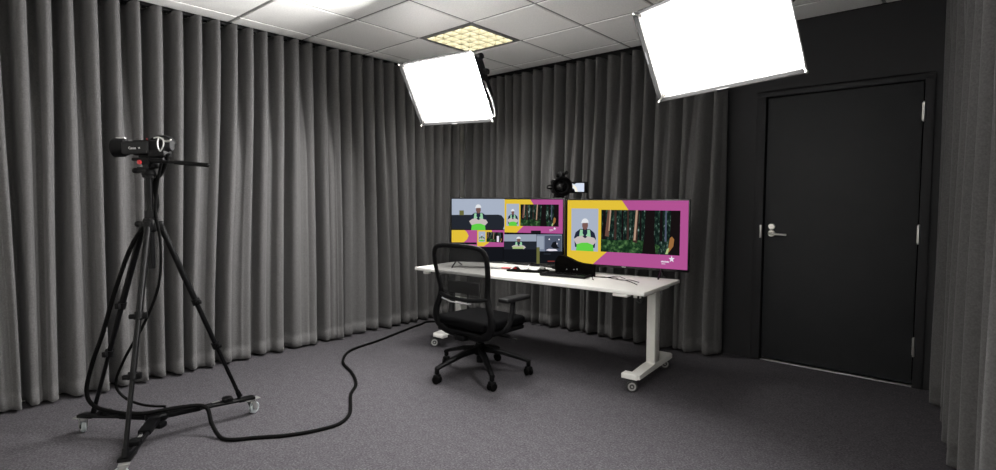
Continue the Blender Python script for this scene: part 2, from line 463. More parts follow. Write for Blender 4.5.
studio_light('larger-looking right white light bank hung in front of the black door wall', (-1.212, 2.443, 2.156), (-.537, 2.197, 2.15), (-1.155, 2.604, 1.787), None, 'studio light banks', False)

# ------------------------------------------------------------------ desk
HD = .675
DL, DD = 2.06, .685
desk = thing('standing_desk', 'long white standing desk on castors, carrying two large screens', 'desk', (-1.495, 3.125, 0), R(4.0))
# local: x from -DL (left end) to 0 (right end), y 0 (front) .. DD
MB().box((-DL/2, DD/2, HD-.0125), (DL, DD, .025), bev=.004).build('desktop', M['white_laminate'], desk)
u = MB()
for yy in (.2, .5): u.sq((-DL+.2, yy, HD-.045), (-.16, yy, HD-.045), .05, .036)
u.build('crossbeam', M['grey_plastic'], desk)
LX = {-1: -DL+.20, 1: -.08}
for sgn in (-1, 1):
    lx = LX[sgn]
    cl = MB()
    cl.box((lx, .38, .36), (.062, .092, .5), bev=.006)
    cl.box((lx+.004*sgn, .385, .55), (.05, .078, .2), bev=.006)
    cl.sq((lx, .08, HD-.042), (lx, DD-.06, HD-.042), .05, .03)
    cl.build('column', M['white_metal'], desk)
    ft = MB()
    ft.prism([(lx-.036, .06, .085), (lx-.036, .06, .115), (lx-.036, .30, .125), (lx-.036, .46, .125), (lx-.036, .68, .115), (lx-.036, .68, .085)], (.072, 0, 0))
    for yy in (.075, .665): ft.box((lx-.03*sgn if sgn < 0 else lx-.03, yy, .1), (.11, .07, .034), bev=.005)
    ft.build('foot', M['white_metal'], desk)
    for yy in (.06, .67):
        cs = MB()
        cx = lx-.02
        cs.bar((cx, yy+.012, .06), (cx, yy+.012, .086), .012)
        cs.box((cx, yy, .056), (.038, .03, .03), bev=.005)
        ca = cs.build('caster', M['grey_plastic'], desk)
        axl = V((.55, -.835, 0)); wc_ = V((cx, yy, .0378))
        for s2 in (-1, 1):
            ring = MB(); ring.lathe([(.0, 0), (.034, 0), (.0375, .004), (.0375, .014), (.034, .018), (0, .018)], wc_+axl*.004*s2, axl*s2)
            ring.build('wheel', M['wheel_grey'], ca)
            MB().lathe([(0, .0), (.007, .0), (.007, .006), (0, .006)], wc_+axl*.0215*s2, axl*s2).lathe([(.016, 0), (.027, 0), (.027, .004), (.024, .005), (.017, .003), (.016, 0)], wc_+axl*.0215*s2, axl*s2).build('hub_cap', M['cap_grey'], ca)
# white handset under front edge and hook
hs = MB().box((-.165, .035, HD-.036), (.105, .07, .02), bev=.006)
hs.build('control_handset', M['white_metal'], desk)
hs = MB().lathe([(0, 0), (.03, 0), (.034, .012), (.03, .028), (0, .03)], (-DL+.09, .06, HD-.055), (0, 0, 1)); hs.build('cable_gland', M['white_metal'], desk)
hk = MB().tube([(-.045, .02, HD-.03), (-.045, .015, HD-.06), (-.03, .012, HD-.068), (-.018, .014, HD-.058), (-.018, .02, HD-.03)], .007, smooth=4); hk.build('bag_hook', M['grey_plastic'], desk)

# ------------------------------------------------------------------ screens
SC = .9
def sc(c): return lin(c)
E_ = {}
for n_, c_ in dict(yellow=(226, 192, 58), magenta=(176, 82, 145), sky=(168, 178, 196), band=(36, 40, 48), capw=(225, 228, 232), face=(120, 88, 82), navy=(34, 40, 58),
                   vest=(96, 205, 70), vestp=(150, 205, 165), hand=(196, 186, 184), olive=(105, 105, 62), dark=(20, 22, 27), darker=(13, 14, 17), greyblue=(120, 130, 150), greyl=(150, 160, 176),
                   white=(232, 226, 238), trunkred=(104, 74, 64), trunktan=(176, 146, 124), trunkdark=(22, 17, 18), trunkmid=(58, 42, 38), orange=(150, 104, 60), limep=(170, 190, 130), redspot=(120, 50, 48), greym=(78, 86, 104), tag=(26, 24, 30)).items():
    E_[n_] = emat('screen '+n_, sc(c_), SC)
E_['leaves'] = ematnoise('screen leaves', [(.32, sc((8, 16, 16))), (.5, sc((22, 36, 32))), (.6, sc((46, 70, 58))), (.72, sc((170, 186, 184)))], 30, SC, (1.8, 1, .8))
E_['ferns'] = ematnoise('screen ferns', [(.32, sc((12, 28, 18))), (.5, sc((30, 58, 34))), (.7, sc((92, 132, 80)))], 34, SC)
EK = list(E_)
def tv(label, TL, TR, BL, BR, draw, feet):
    TL, TR, BL, BR = map(V, (TL, TR, BL, BR))
    L0, R0 = (TL+BL)/2, (TR+BR)/2
    mid = (L0+R0)/2
    W = ((R0-L0).xy).length; Hh = ((TL.z+TR.z)-(BL.z+BR.z))/2
    yaw = math.atan2(R0.y-L0.y, R0.x-L0.x)
    t = thing('television', label, 'television', (mid.x, mid.y, HD), yaw)
    zc = mid.z-HD
    b = MB()
    bz = .011
    b.box((0, .02, zc-.004), (W+2*bz, .036, Hh+2*bz+.008), bev=.004)
    b.box((0, .05, zc-.06), (W*.7, .05, Hh*.6), bev=.012)
    b.build('cabinet', M['glass_dark'], t)
    # picture
    s = MB(); lay = [0]
    def P(u, v): return V((-W/2+u*W, .0012-.0004*lay[0], zc+Hh/2-v*Hh))
    def q(pts, m):
        s.mi = EK.index(m); s.poly([P(*p) for p in pts]); lay[0] += 1
    def rect(u0, v0, u1, v1, m): q([(u0, v0), (u0, v1), (u1, v1), (u1, v0)], m)
    s.mi = EK.index('darker'); lay[0] = 0; rect(0, 0, 1, 1, 'darker')
    draw(q, rect)
    s.build('screen', [E_[k] for k in EK], t, smooth=False, recalc=False)
    MB().box((.0, -.0005, zc-Hh/2-.0075), (.03, .002, .005)).build('maker_badge', M['alu'], t)
    if feet:
        for sx in (-1, 1):
            f = MB()
            zb = zc-Hh/2-.012
            x = sx*W*feet
            f.tube([(x, -.085, .006), (x, -.02, max(.02, zb*.7)), (x, .02, zb+.01), (x, .05, max(.02, zb*.7)), (x, .12, .006)], .0065, smooth=5, seg=10)
            f.build('stand_foot', M['glass_dark'], t)
    return t
def ell(u, v, a, b, n=14, a0=0, a1=2*PI): return [(u+a*math.cos(a0+(a1-a0)*k/n), v-b*math.sin(a0+(a1-a0)*k/n)) for k in range(n)]
def person(q, u, v, w, h, vest=True):
    """head-and-shoulders presenter filling the box u,v,w,h"""
    f = lambda a, b: (u+a*w, v+b*h)
    q([f(.06, .62), f(.12, .48), f(.3, .38), f(.7, .38), f(.88, .48), f(.94, .62), f(.9, .9), f(.1, .9)], 'navy')
    q([f(.3, .40), f(.42, .40), f(.5, .62), f(.58, .40), f(.7, .40), f(.76, .75), f(.24, .75)], 'vestp')
    q([f(.42, .30), f(.58, .30), f(.6, .5), f(.5, .6), f(.4, .5)], 'navy')
    q([f(*p) for p in ell(.5, .27, .12, .13)], 'face')
    q([f(*p) for p in ell(.5, .2, .145, .12, 12, 0, PI)]+[f(.34, .215)], 'capw')
    if vest: q([f(.18, .78), f(.5, .7), f(.82, .78), f(.86, 1), f(.14, 1)], 'vest')
    q([f(.04, .68), f(.2, .6), f(.45, .56), f(.62, .58), f(.88, .62), f(.97, .72), f(.84, .82), f(.6, .76), f(.38, .77), f(.16, .82)], 'hand')
    q([f(.4, .58), f(.5, .54), f(.6, .6), f(.5, .64)], 'navy')
def forest(q, rect, u0, v0, u1, v1):
    g = lambda a, b: (u0+a*(u1-u0), v0+b*(v1-v0))
    q([g(0, 0), g(0, 1), g(1, 1), g(1, 0)], 'leaves')
    for a, wd, k in ((.04, .02, 'trunkdark'), (.18, .016, 'trunkmid'), (.27, .012, 'trunkdark'), (.34, .014, 'trunkmid'), (.50, .012, 'trunkdark'), (.76, .02, 'trunkdark'), (.82, .012, 'greym')):
        q([g(a-wd*.8, 0), g(a-wd, .7), g(a+wd, .7), g(a+wd*.8, 0)], k)
    q([g(0, .70), g(0, 1), g(.72, 1), g(.75, .8), g(.6, .72), g(.4, .68), g(.2, .72)], 'ferns')
    q([g(.085, 0), g(.05, .62), g(.10, .64), g(.125, 0)], 'trunkred')
    q([g(.11, 0), g(.095, .5), g(.108, .5), g(.128, 0)], 'trunktan')
    q([g(.435, 0), g(.405, .74), g(.46, .76), g(.48, 0)], 'trunkmid')
    q([g(.44, 0), g(.415, .7), g(.44, .7), g(.465, 0)], 'trunktan')
    q([g(.565, 0), g(.55, .6), g(.525, 1), g(.70, 1), g(.675, .6), g(.68, 0)], 'trunkdark')
    q([g(.885, 0), g(.87, 1), g(1, 1), g(1, 0)], 'trunkdark')
    q([g(.875, .62), g(.9, .58), g(.93, .64), g(.92, .8), g(.86, .95), g(.85, .92)], 'orange')
    q([g(.84, .86), g(.87, .84), g(.85, .98), g(.82, .98)], 'limep')
def slide(q, rect, u0, v0, u1, v1):
    g = lambda a, b: (u0+a*(u1-u0), v0+b*(v1-v0))
    rr = lambda a, b, c, d_, m: rect(*g(a, b), *g(c, d_), m)
    rr(0, 0, 1, 1, 'magenta')
    q([g(0, 0), g(0, 1), g(.215, 1), g(.34, .78), g(.58, .38), g(.5, .13), g(.45, 0)], 'yellow')
    rr(.033, .13, .256, .80, 'sky')
    person(q, *g(.045, .24), .205*(u1-u0), .56*(v1-v0))
    forest(q, rect, *g(.282, .145), *g(.935, .795))
    # small white mark: a five-petal star above a short word
    cx, cy = .872, .852
    for k in range(5):
        an = 2*PI*k/5+.35
        tip = (cx+.026*math.cos(an), cy-.052*math.sin(an))
        l = (cx+.011*math.cos(an+.62), cy-.022*math.sin(an+.62)); r_ = (cx+.011*math.cos(an-.62), cy-.022*math.sin(an-.62))
        q([g(cx, cy), g(*r_), g(*tip), g(*l)], 'white')
    for k in range(7): rr(.785+k*.0098, .885-.004*(k % 2), .785+k*.0098+.0072, .905, 'white')
    rr(.79, .922, .822, .93, 'white')
def far_near(a, hl, hr): return a*hr/((1-a)*hl+a*hr)          # share of the picture's width, seen in perspective -> true share
def drawR(q, rect):
    m_ = lambda u: far_near(u, 62, 69)
    q2 = lambda pts, k: q([(m_(u), v) for u, v in pts], k)
    r2_ = lambda u0, v0, u1, v1, k: rect(m_(u0), v0, m_(u1), v1, k)
    slide(q2, r2_, 0, 0, 1, 1)
def drawL(q, rect):
    U = lambda x: far_near((x-452)/111, 60.6, 65.4)
    Vv = lambda x, y: (y-198.9)/(60.6+4.8*(x-452)/111)
    def pr(x0, y0, x1, y1, m):
        q([(U(x0), Vv(x0, y0)), (U(x0), Vv(x0, y1)), (U(x1), Vv(x1, y1)), (U(x1), Vv(x1, y0))], m)
    # cell A
    pr(452, 198.9, 504.6, 229.4, 'sky')
    pts = [(452, 215), (452, 229.4), (503, 229.4), (504.2, 226), (504.2, 219), (501.5, 215.4), (498, 214.6)]
    q([(U(x), Vv(x, y)) for x, y in pts], 'band')
    pr(459.6, 210.5, 464, 215.2, 'olive')
    person(q, U(468.6), Vv(468, 202), U(488.6)-U(468.6), .46)
    # cell C
    pr(452, 230.2, 504.6, 247.0, 'magenta')
    pts = [(452, 230.2), (452, 242.5), (464, 242.5), (467.5, 239.5), (469, 236), (467, 232), (465, 230.2)]
    q([(U(x), Vv(x, y)) for x, y in pts], 'yellow')
    pts = [(477.5, 230.3), (477.5, 246.5), (484, 246.5), (489, 243), (493, 236), (492, 230.3)]
    q([(U(x), Vv(x, y)) for x, y in pts], 'yellow')
    pr(478.8, 231.6, 485.6, 242.2, 'sky'); person(q, U(479), Vv(479, 234), U(485.4)-U(479), .12)
    forest(q, rect, U(487), Vv(487, 232), U(503.6), Vv(503.6, 242.6))
    pr(497.5, 236, 499.6, 242, 'white')
    pr(452, 242.5, 477.4, 244.5, 'dark')
    # cell B
    slide(q, rect, U(505.2), Vv(505, 199.4), 1, Vv(563, 233.6))
    pr(532, 230.4, 541.8, 233, 'tag')
    # cells D and E
    pr(505.2, 234.2, 537.5, 242, 'greyl'); pr(505.2, 241.2, 537.5, 262.3, 'band')
    person(q, U(512.5), Vv(512, 235), U(527.5)-U(512.5), .26, False)
    pr(514, 246.3, 525, 248.6, 'limep')
    pr(505.2, 249.2, 537.5, 262.3, 'dark')
    pr(538, 234.2, 563, 251.5, 'greyblue'); pr(546, 235.5, 562.6, 251, 'greym')
    pr(538, 236, 545, 249, 'greyl')
    for x, y in ((550.5, 239), (560, 239.3), (558, 243.5)): q([(U(a), Vv(a, b)) for a, b in ((x-.9, y), (x, y+.9), (x+.9, y), (x, y-.9))], 'white')
    pts = [(552, 246), (554, 242), (557, 241), (558.5, 246), (561, 248), (555, 248.5)]
    q([(U(x), Vv(x, y)) for x, y in pts], 'dark')
    pts = [(547, 250), (550, 248.6), (557, 248.8), (559, 250.5), (551, 250.8)]
    q([(U(x), Vv(x, y)) for x, y in pts], 'white')
    pr(538, 251, 563, 263, 'dark'); pr(538, 247, 541, 263.5, 'olive')
    pr(545, 253, 552, 254.4, 'band'); pr(549, 260.5, 556, 261.6, 'redspot')
    pr(452, 247, 504.6, 261.4, 'dark')
tv('left television showing a split view of several presenter pictures', (-3.335, 3.221, 1.265), (-2.422, 3.577, 1.264), (-3.32, 3.205, .742), (-2.40, 3.557, .742), drawL, .46)
tv('right television showing one presenter beside a forest on yellow and magenta', (-2.405, 3.61, 1.257), (-1.487, 3.795, 1.253), (-2.41, 3.635, .752), (-1.492, 3.82, .748), drawR, .30)

# ------------------------------------------------------------------ things on the desk
kb = thing('keyboard', 'low black desktop keyboard under white papers in front of the left screen', 'keyboard', (-2.64, 3.405, HD), R(20))
MB().box((0, 0, .009), (.33, .115, .014), bev=.003).build('body', M['black_plastic'], kb)
for r_ in range(4):
    for c_ in range(14):
        pass
kk = MB()
for r_ in range(4):
    for c_ in range(14): kk.box((-.147+c_*.0226, -.037+r_*.0245, .018), (.018, .019, .006), bev=.002, seg=1)
kk.build('keys', M['grey_plastic'], kb)
def sheet(name, label, loc, rz, w_, h_, seed, curl):
    b = bmesh.new(); n = 10; g = []
    for i in range(n+1):
        row = []
        for j in range(n+1):
            x, y = (i/n-.5)*w_, (j/n-.5)*h_
            z = .0012+curl*(max(0, noise.noise(V((x*14, y*14, seed))))+.25*abs(x/w_)**2)
            row.append(b.verts.new((x, y, z)))
        g.append(row)
    for i in range(n):
        for j in range(n): b.faces.new((g[i][j], g[i+1][j], g[i+1][j+1], g[i][j+1]))
    me = bpy.data.meshes.new(name); b.to_mesh(me); b.free(); me.materials.append(M['paper'])
    me.polygons.foreach_set('use_smooth', [True]*len(me.polygons))
    o = bpy.data.objects.new(name, me); col.objects.link(o); o.location = loc; o.rotation_euler = (0, 0, rz)
    md = o.modifiers.new('thickness', 'SOLIDIFY'); md.thickness = .0006
    return tag(o, label, 'paper')
sheet('paper', 'crumpled white paper at the left end of the black keyboard', (-2.70, 3.375, HD+.0215), R(26), .14, .10, 2, .06)
sheet('paper', 'crumpled white paper at the right end of the black keyboard', (-2.555, 3.43, HD+.0215), R(16), .14, .09, 5, .06)
pn = thing('pen', 'red pen lying across the left end of the black keyboard', 'pen', (-2.765, 3.325, HD+.0212), R(24))
MB().bar((-.07, 0, .0055), (.06, 0, .0055), .0052, seg=12).build('barrel', M['red'], pn)
MB().bar((-.07, 0, .0055), (-.088, 0, .0055), .005, .001, seg=12).build('tip', M['alu'], pn)
# slim black tablet
tb = thing('tablet', 'slim black tablet lying on the desk before the black equipment case', 'tablet', (-2.265, 3.385, HD), R(11))
MB().box((0, 0, .012), (.37, .14, .018), bev=.004).build('body', M['grey_plastic'], tb)
MB().box((0, 0, .0216), (.35, .125, .0016), bev=.0005).build('glass', M['glass_dark'], tb)
# black case with a sloping curved top
cs = thing('equipment_case', 'black equipment case with curved sloping top between the two screens', 'case', (-2.275, 3.488, HD), R(11))
pr_ = [(-.13, 0), (-.13, .09), (-.12, .125), (-.10, .146), (-.075, .148), (-.05, .142), (-.01, .128), (.04, .107), (.09, .096), (.185, .090), (.185, 0)]
MB().prism([(x, -.025, z+.001) for x, z in pr_], (0, .05, 0)).build('shell', M['cloth_black'], cs)
for x, z in ((.055, .05), (.03, .047), (-.03, .045)):
    MB().box((x, -.027, z), (.006, .004, .012 if x > .05 else .006)).build('indicator', M['paper'], cs)
# loose wires at right
wires = [
    ('thin black wire curling from the case towards the desk corner', [(-2.08, 3.50), (-1.99, 3.50), (-1.90, 3.50), (-1.80, 3.46), (-1.72, 3.42), (-1.66, 3.36)], .0028),
    ('thin black wire ending in a short fork on the right of the desk', [(-2.08, 3.51), (-2.0, 3.52), (-1.93, 3.53), (-1.85, 3.49), (-1.78, 3.49), (-1.70, 3.47)], .0026),
    ('short thin black wire poking forward from beside the tablet', [(-2.10, 3.48), (-2.06, 3.44), (-2.03, 3.39), (-2.0, 3.36)], .0026),
    ('thin grey wire looping back under the right screen', [(-2.06, 3.51), (-1.99, 3.55), (-1.94, 3.61), (-1.90, 3.60), (-1.86, 3.57)], .0024)]
for i, (lb, pts, r_) in enumerate(wires):
    w_ = MB().tube([(x, y, HD+r_+.0004+(.006 if 0 < k < len(pts)-1 and (k+i) % 2 else 0)) for k, (x, y) in enumerate(pts)], r_, seg=8, smooth=6)
    tag(w_.build('wire', M['rubber'] if i < 3 else M['grey_plastic']), lb, 'wire')

# ------------------------------------------------------------------ office chair
ch = thing('office_chair', 'black mesh-back office chair on five castors in front of the desk', 'chair', (-2.583, 2.772, 0), R(0))
ch.scale = (1.03, 1.03, 1.01)
# local: faces +y
FB = M['black_plastic']
seat = MB().box((0, .02, .445), (.46, .44, .07), bev=.03, seg=5)
for v in seat.bm.verts:
    v.co.z += .018*((v.co.x/.25)**2)-.02*max(0, (v.co.y-.1)/.15)**2
seat.build('seat', M['fabric_black'], ch)
MB().box((0, .02, .398), (.44, .42, .03), bev=.012, seg=3).build('seat_pan', FB, ch)
mech = MB().box((0, .0, .36), (.16, .24, .05), bev=.012).box((0, -.14, .36), (.09, .12, .04), bev=.01)
mech.build('tilt_mechanism', FB, ch)
lv = MB().bar((.08, .03, .36), (.26, .05, .355), .006, seg=10).box((.275, .052, .354), (.05, .022, .01), bev=.004); lv.build('height_lever', FB, ch)
MB().bar((0, 0, .2), (0, 0, .345), .015).bar((0, 0, .09), (0, 0, .23), .026).build('gas_column', M['black_metal'], ch)
# back: half outline (x, z, y)
half = [(0, .955, -.285), (.12, .952, -.28), (.19, .938, -.27), (.222, .90, -.262), (.228, .84, -.252), (.222, .77, -.24), (.212, .70, -.228), (.202, .64, -.22), (.214, .57, -.222), (.236, .51, -.226), (.24, .44, -.226), (.206, .38, -.216), (.12, .345, -.2), (0, .334, -.185)]
loop = [V((x, y, z)) for x, z, y in half]+[V((-x, y, z)) for x, z, y in reversed(half[1:-1])]
rad = [.014, .014, .015, .016, .016, .016, .017, .018, .02, .022, .024, .024, .022, .02]
MB().tube(loop, rad+list(reversed(rad[1:-1])), seg=12, closed=True, smooth=5, flat=(1.15, .7, lambda p: V((p.x, 0, p.z-.62)))).build('back_frame', FB, ch)
m_ = MB(); g = []
hz = [(.222, .935, -.268), (.228, .84, -.252), (.222, .77, -.24), (.212, .70, -.228), (.208, .64, -.22), (.209, .612, -.22)]
zs = [.615+.335*k/18 for k in range(19)]
def hw(z):
    for (a, za, ya), (b2, zb_, yb) in zip(hz, hz[1:]):
        if za >= z >= zb_: f_ = (za-z)/(za-zb_); return a+(b2-a)*f_, ya+(yb-ya)*f_
    return (.195, -.275) if z > .935 else (.209, -.22)
for z in zs:
    a, yy = hw(z); row = []
    for k in range(13):
        x = -a+2*a*k/12
        row.append(m_.bm.verts.new((x, yy-.035*(1-(x/a)**2)*min(1, (.955-z)*6+.2), z)))
    g.append(row)
for A, B in zip(g, g[1:]):
    for k in range(12): m_.bm.faces.new((A[k], A[k+1], B[k+1], B[k]))
m_.build('back_mesh', M['chair_mesh'], ch)
lb = MB()
lb.tube([(-.208, -.222, .615), (-.12, -.25, .60), (0, -.258, .596), (.12, -.25, .60), (.208, -.222, .615)], .013, seg=10, smooth=5)
lb.build('back_rail', FB, ch)
lb = MB()
lb.tube([(-.15, -.262, .588), (-.07, -.272, .577), (0, -.274, .575), (.07, -.272, .577), (.10, -.266, .58)], .0055, seg=10, smooth=5)
lb.build('lumbar_handle', M['bar_highlight'], ch)  # highlight put into the bar's colour
lb = MB().box((0, -.212, .67), (.27, .02, .085), bev=.009, seg=3)
for v in lb.bm.verts: v.co.y += .25*v.co.x**2-.012
lb.build('lumbar_pad', FB, ch)
for sx in (-1, 1):
    am = MB()
    am.tube([(sx*.12, .0, .375), (sx*.21, .0, .365), (sx*.262, .01, .40), (sx*.28, .03, .47), (sx*.285, .045, .585)], [.015, .016, .016, .015, .014], seg=10, smooth=6, flat=(1.0, 1.5, lambda p: V((1, 0, .01))))
    arm = am.build('armrest', M['grey_plastic'], ch)
    ap = MB().box((sx*.285, .06, .60), (.085, .25, .03), bev=.013, seg=4)
    ap.build('arm_pad', M['grey_plastic'], arm)
hb = MB().lathe([(0, .14), (.03, .14), (.042, .15), (.045, .2), (.034, .215), (.028, .23), (0, .23)]); hb.build('base_hub', FB, ch)
for k, aw in enumerate((-104, -34, 38, 110, 180)):
    an = R(aw)
    dv = V((math.cos(an), math.sin(an), 0)); sd = V((-dv.y, dv.x, 0))
    lg = MB()
    n0 = 0
    pts = []
    secs = [(.03, .185, .024, .022), (.15, .165, .021, .018), (.28, .125, .017, .015), (.35, .10, .016, .012)]
    rings = []
    for r_, z, hw_, hh in secs:
        rings.append([lg.bm.verts.new(dv*r_+sd*a*hw_+V((0, 0, z+b_*hh))) for a, b_ in ((-1, -.8), (1, -.8), (1, .4), (.6, 1), (-.6, 1), (-1, .4))])
    for A, B in zip(rings, rings[1:]):
        for q_ in range(6): lg.bm.faces.new((A[q_], A[(q_+1) % 6], B[(q_+1) % 6], B[q_]))
    lg.bm.faces.new(list(reversed(rings[0]))); lg.bm.faces.new(rings[-1])
    lg.bar(dv*.34+V((0, 0, .07)), dv*.34+V((0, 0, .11)), .016)
    lg.build('base_leg', FB, ch)
    ca = MB().bar(dv*.34+V((0, 0, .045)), dv*.34+V((0, 0, .085)), .008)
    wd = V((math.cos(an+.5), math.sin(an+.5), 0))          # axle
    cc = dv*.34+V((0, 0, .028))
    ca.box(cc+V((0, 0, .022)), (.05, .04, .028), Matrix.Rotation(an+.5, 3, 'Z'), bev=.01, seg=3)
    co = ca.build('caster', FB, ch)
    for s2 in (-1, 1):
        w_ = MB().lathe([(0, 0), (.024, 0), (.0278, .004), (.0278, .014), (.022, .019), (0, .02)], cc+wd*(.006*s2), wd*s2)
        w_.build('wheel', M['rubber'], co)

for o_ in ch.children:
    if o_.name.split('.')[0] not in ('base_leg', 'caster', 'base_hub', 'gas_column'):
        k_ = o_.name.split('.')[0]
        o_.location = (.055, 0, -.012)
        if k_ in ('seat', 'seat_pan', 'tilt_mechanism', 'height_lever'): o_.location = (.02, -.03, -.05)
        if k_ == 'armrest': o_.location = (.01, -.04, -.02)
        if o_.name.split('.')[0] in ('back_frame', 'back_mesh', 'back_rail', 'lumbar_handle', 'lumbar_pad'): o_.scale = (1.06, 1, 1)

# ------------------------------------------------------------------ tripod, dolly and camcorder
CEN = V((-3.16, .895, 0))
CA = [V((-3.10, 1.363, 0)), V((-3.523, .652, 0)), V((-2.775, .655, 0))]
dol = thing('tripod_dolly', 'black three-armed wheeled dolly under the camera tripod', 'dolly', (CEN.x, CEN.y, 0))
dh = MB().lathe([(0, .10), (.05, .10), (.055, .108), (.055, .128), (.045, .135), (0, .135)])
dh.box((.05, -.01, .09), (.07, .05, .03), Matrix.Rotation(.5, 3, 'Z'), bev=.008)
dh.build('hub', M['black_metal'], dol)
for i, q in enumerate(CA):
    d_ = q-CEN; e = d_.normalized(); n_ = V((-e.y, e.x, 0))
    ar = MB()
    for s2 in (-1, 1): ar.bar(e*.04+n_*.014*s2+V((0, 0, .115)), e*(d_.length-.03)+n_*.014*s2+V((0, 0, .1)), .0095, seg=12)
    ar.sq(e*.03+V((0, 0, .116)), e*.2+V((0, 0, .112)), .055, .024)
    ar.box(e*(d_.length-.03)+V((0, 0, .1)), (.09, .055, .016), Matrix.Rotation(math.atan2(e.y, e.x), 3, 'Z'), bev=.004)
    ao = ar.build('arm', M['black_metal'], dol)
    cl = MB().box(e*(d_.length-.13)+V((0, 0, .122)), (.05, .05, .026), Matrix.Rotation(math.atan2(e.y, e.x), 3, 'Z'), bev=.006)
    cl.bar(e*(d_.length-.13)+n_*.03+V((0, 0, .125)), e*(d_.length-.13)-n_*.03+V((0, 0, .125)), .009, seg=10)
    cl.build('clamp', M['black_plastic'], ao)
    mk = MB().box(e*(d_.length-.19)+V((0, 0, .1215)), (.04, .014, .003), Matrix.Rotation(math.atan2(e.y, e.x), 3, 'Z'))
    mk.build('plate', M['alu'], ao)
    c0 = e*d_.length
    ca = MB().box(c0+V((0, 0, .09))-e*.0, (.085, .045, .006), Matrix.Rotation(math.atan2(e.y, e.x)+.2, 3, 'Z'), bev=.002)
    ca.bar(c0+V((0, 0, .07)), c0+V((0, 0, .1)), .014)
    wx = V((math.cos(1.1*i+.4), math.sin(1.1*i+.4), 0))
    wc = c0+V((-wx.y, wx.x, 0))*.018+V((0, 0, .0335))
    for s2 in (-1, 1): ca.sq(c0+V((0, 0, .078))+wx*.018*s2, wc+wx*.018*s2-V((0, 0, .004)), .028, .003, bev=.001, up=tuple(wx))
    co = ca.build('caster', M['alu'], dol)
    MB().lathe([(0, -.011), (.028, -.011), (.033, -.007), (.033, .007), (.028, .011), (0, .011)], wc, wx).build('wheel', M['wheel_clear'], co)
    MB().lathe([(0, -.014), (.012, -.014), (.012, .014), (0, .014)], wc, wx).build('hub_cap', M['grey_plastic'], co)
tri = thing('camera_tripod', 'tall black three-legged camera tripod at left, standing on a wheeled dolly', 'tripod', (CEN.x, CEN.y, .1))
Zt = V((0, 0, -.1))
AP = V((0, 0, 1.13))
sp = MB().lathe([(0, 1.09), (.024, 1.09), (.034, 1.10), (.036, 1.145), (.03, 1.16), (0, 1.165)], Zt)
for q in CA:
    e = (q-CEN).normalized()
    sp.box(e*.038+V((0, 0, 1.122))+Zt, (.04, .034, .05), Matrix.Rotation(math.atan2(e.y, e.x), 3, 'Z'), bev=.008)
sp.build('spider', M['black_metal'], tri)
e0 = (CA[1]-CEN).normalized()
kn = MB().lathe([(0, 0), (.016, 0), (.018, .02), (.014, .03), (0, .03)], V((0, 0, 1.13))+Zt+e0*.05, e0); kn.build('locking_knob', M['black_plastic'], tri)
co = MB().bar(V((0, 0, .9))+Zt, V((0, 0, 1.40))+Zt, .016); co.bar(V((0, 0, 1.15))+Zt, V((0, 0, 1.2))+Zt, .026); co.bar(V((0, 0, 1.37))+Zt, V((0, 0, 1.397))+Zt, .03)
co.build('centre_column', M['black_metal'], tri)
for q in CA:
    e = (q-CEN).normalized(); n_ = V((-e.y, e.x, 0)); far = q is CA[2]; L_ = (q-CEN).length-(.0 if far else .065)
    a_, b_ = e*.045+V((0, 0, 1.12)), e*L_+V((0, 0, .115 if far else .125))
    P_ = lambda f_: a_+(b_-a_)*f_
    lg = MB()
    lg.bar(P_(0)+Zt, P_(.42)+Zt, .0155, seg=14); lg.bar(P_(.42)+Zt, P_(.68)+Zt, .0128, seg=14); lg.bar(P_(.68)+Zt, P_(1)+Zt, .0105, seg=14)
    lg.bar(P_(.97)+Zt, P_(1.005)+Zt, .014, seg=12)
    lo = lg.build('leg', M['black_metal'], tri)
    for f_ in (.42, .68):
        ck = MB().bar(P_(f_-.016)+Zt, P_(f_+.016)+Zt, .021, seg=14)
        ck.box(P_(f_)+n_*.026+Zt, (.024, .02, .03), Matrix.Rotation(math.atan2(e.y, e.x), 3, 'Z'), bev=.005)
        ck.box(P_(f_)-n_*.024+e*.012+Zt, (.02, .028, .022), Matrix.Rotation(math.atan2(e.y, e.x), 3, 'Z'), bev=.005)
        ck.build('leg_clamp', M['black_plastic'], lo)
# direction to image left / right for the head and camera
HDG = V((-.755, -.656, 0)).normalized()              # lens direction
HS = V((-HDG.y, HDG.x, 0))                           # its left-hand side
HM = Matrix((HDG, HS, V((0, 0, 1)))).transposed()
hdz = 1.0
def L2(x, y, z): return HM @ V((x, y, z-.016))+Zt
hd = MB()
hd.lathe([(0, 0), (.03, 0), (.034, .01), (.028, .03), (0, .03)], L2(0, 0, 1.395))
hd.sq(L2(.045, 0, 1.425), L2(-.02, 0, 1.425), .05, .03)
hd.box(L2(-.012, 0, 1.452), (.06, .055, .04), HM, bev=.01)
hd.bar(L2(-.012, -.045, 1.462), L2(-.012, .045, 1.462), .021)
hd.box(L2(-.012, 0, 1.478), (.16, .06, .016), HM, bev=.004)
hd.build('fluid_head', M['black_plastic'], tri)
kn = MB().lathe([(0, 0), (.014, 0), (.016, .02), (.012, .034), (0, .034)], L2(.045, .0, 1.422), HDG); kn.build('tilt_knob', M['black_plastic'], tri)
kn = MB().lathe([(0, 0), (.009, 0), (.0105, .006), (.0105, .018), (0, .02)], L2(.012, .034, 1.462), HS+HDG*.3); kn.build('red_knob', M['red'], tri)
kn = MB().lathe([(0, 0), (.01, 0), (.012, .006), (0, .01)], L2(-.02, .045, 1.44), HS); kn.build('level_bubble', M['grey_plastic'], tri)
ph = MB().bar(L2(-.03, .03, 1.467), L2(-.16, .04, 1.462), .007, seg=12)
ph.bar(L2(-.16, .04, 1.462), L2(-.33, .052, 1.447), .011, seg=14).sphere(L2(-.33, .052, 1.447), .0115)
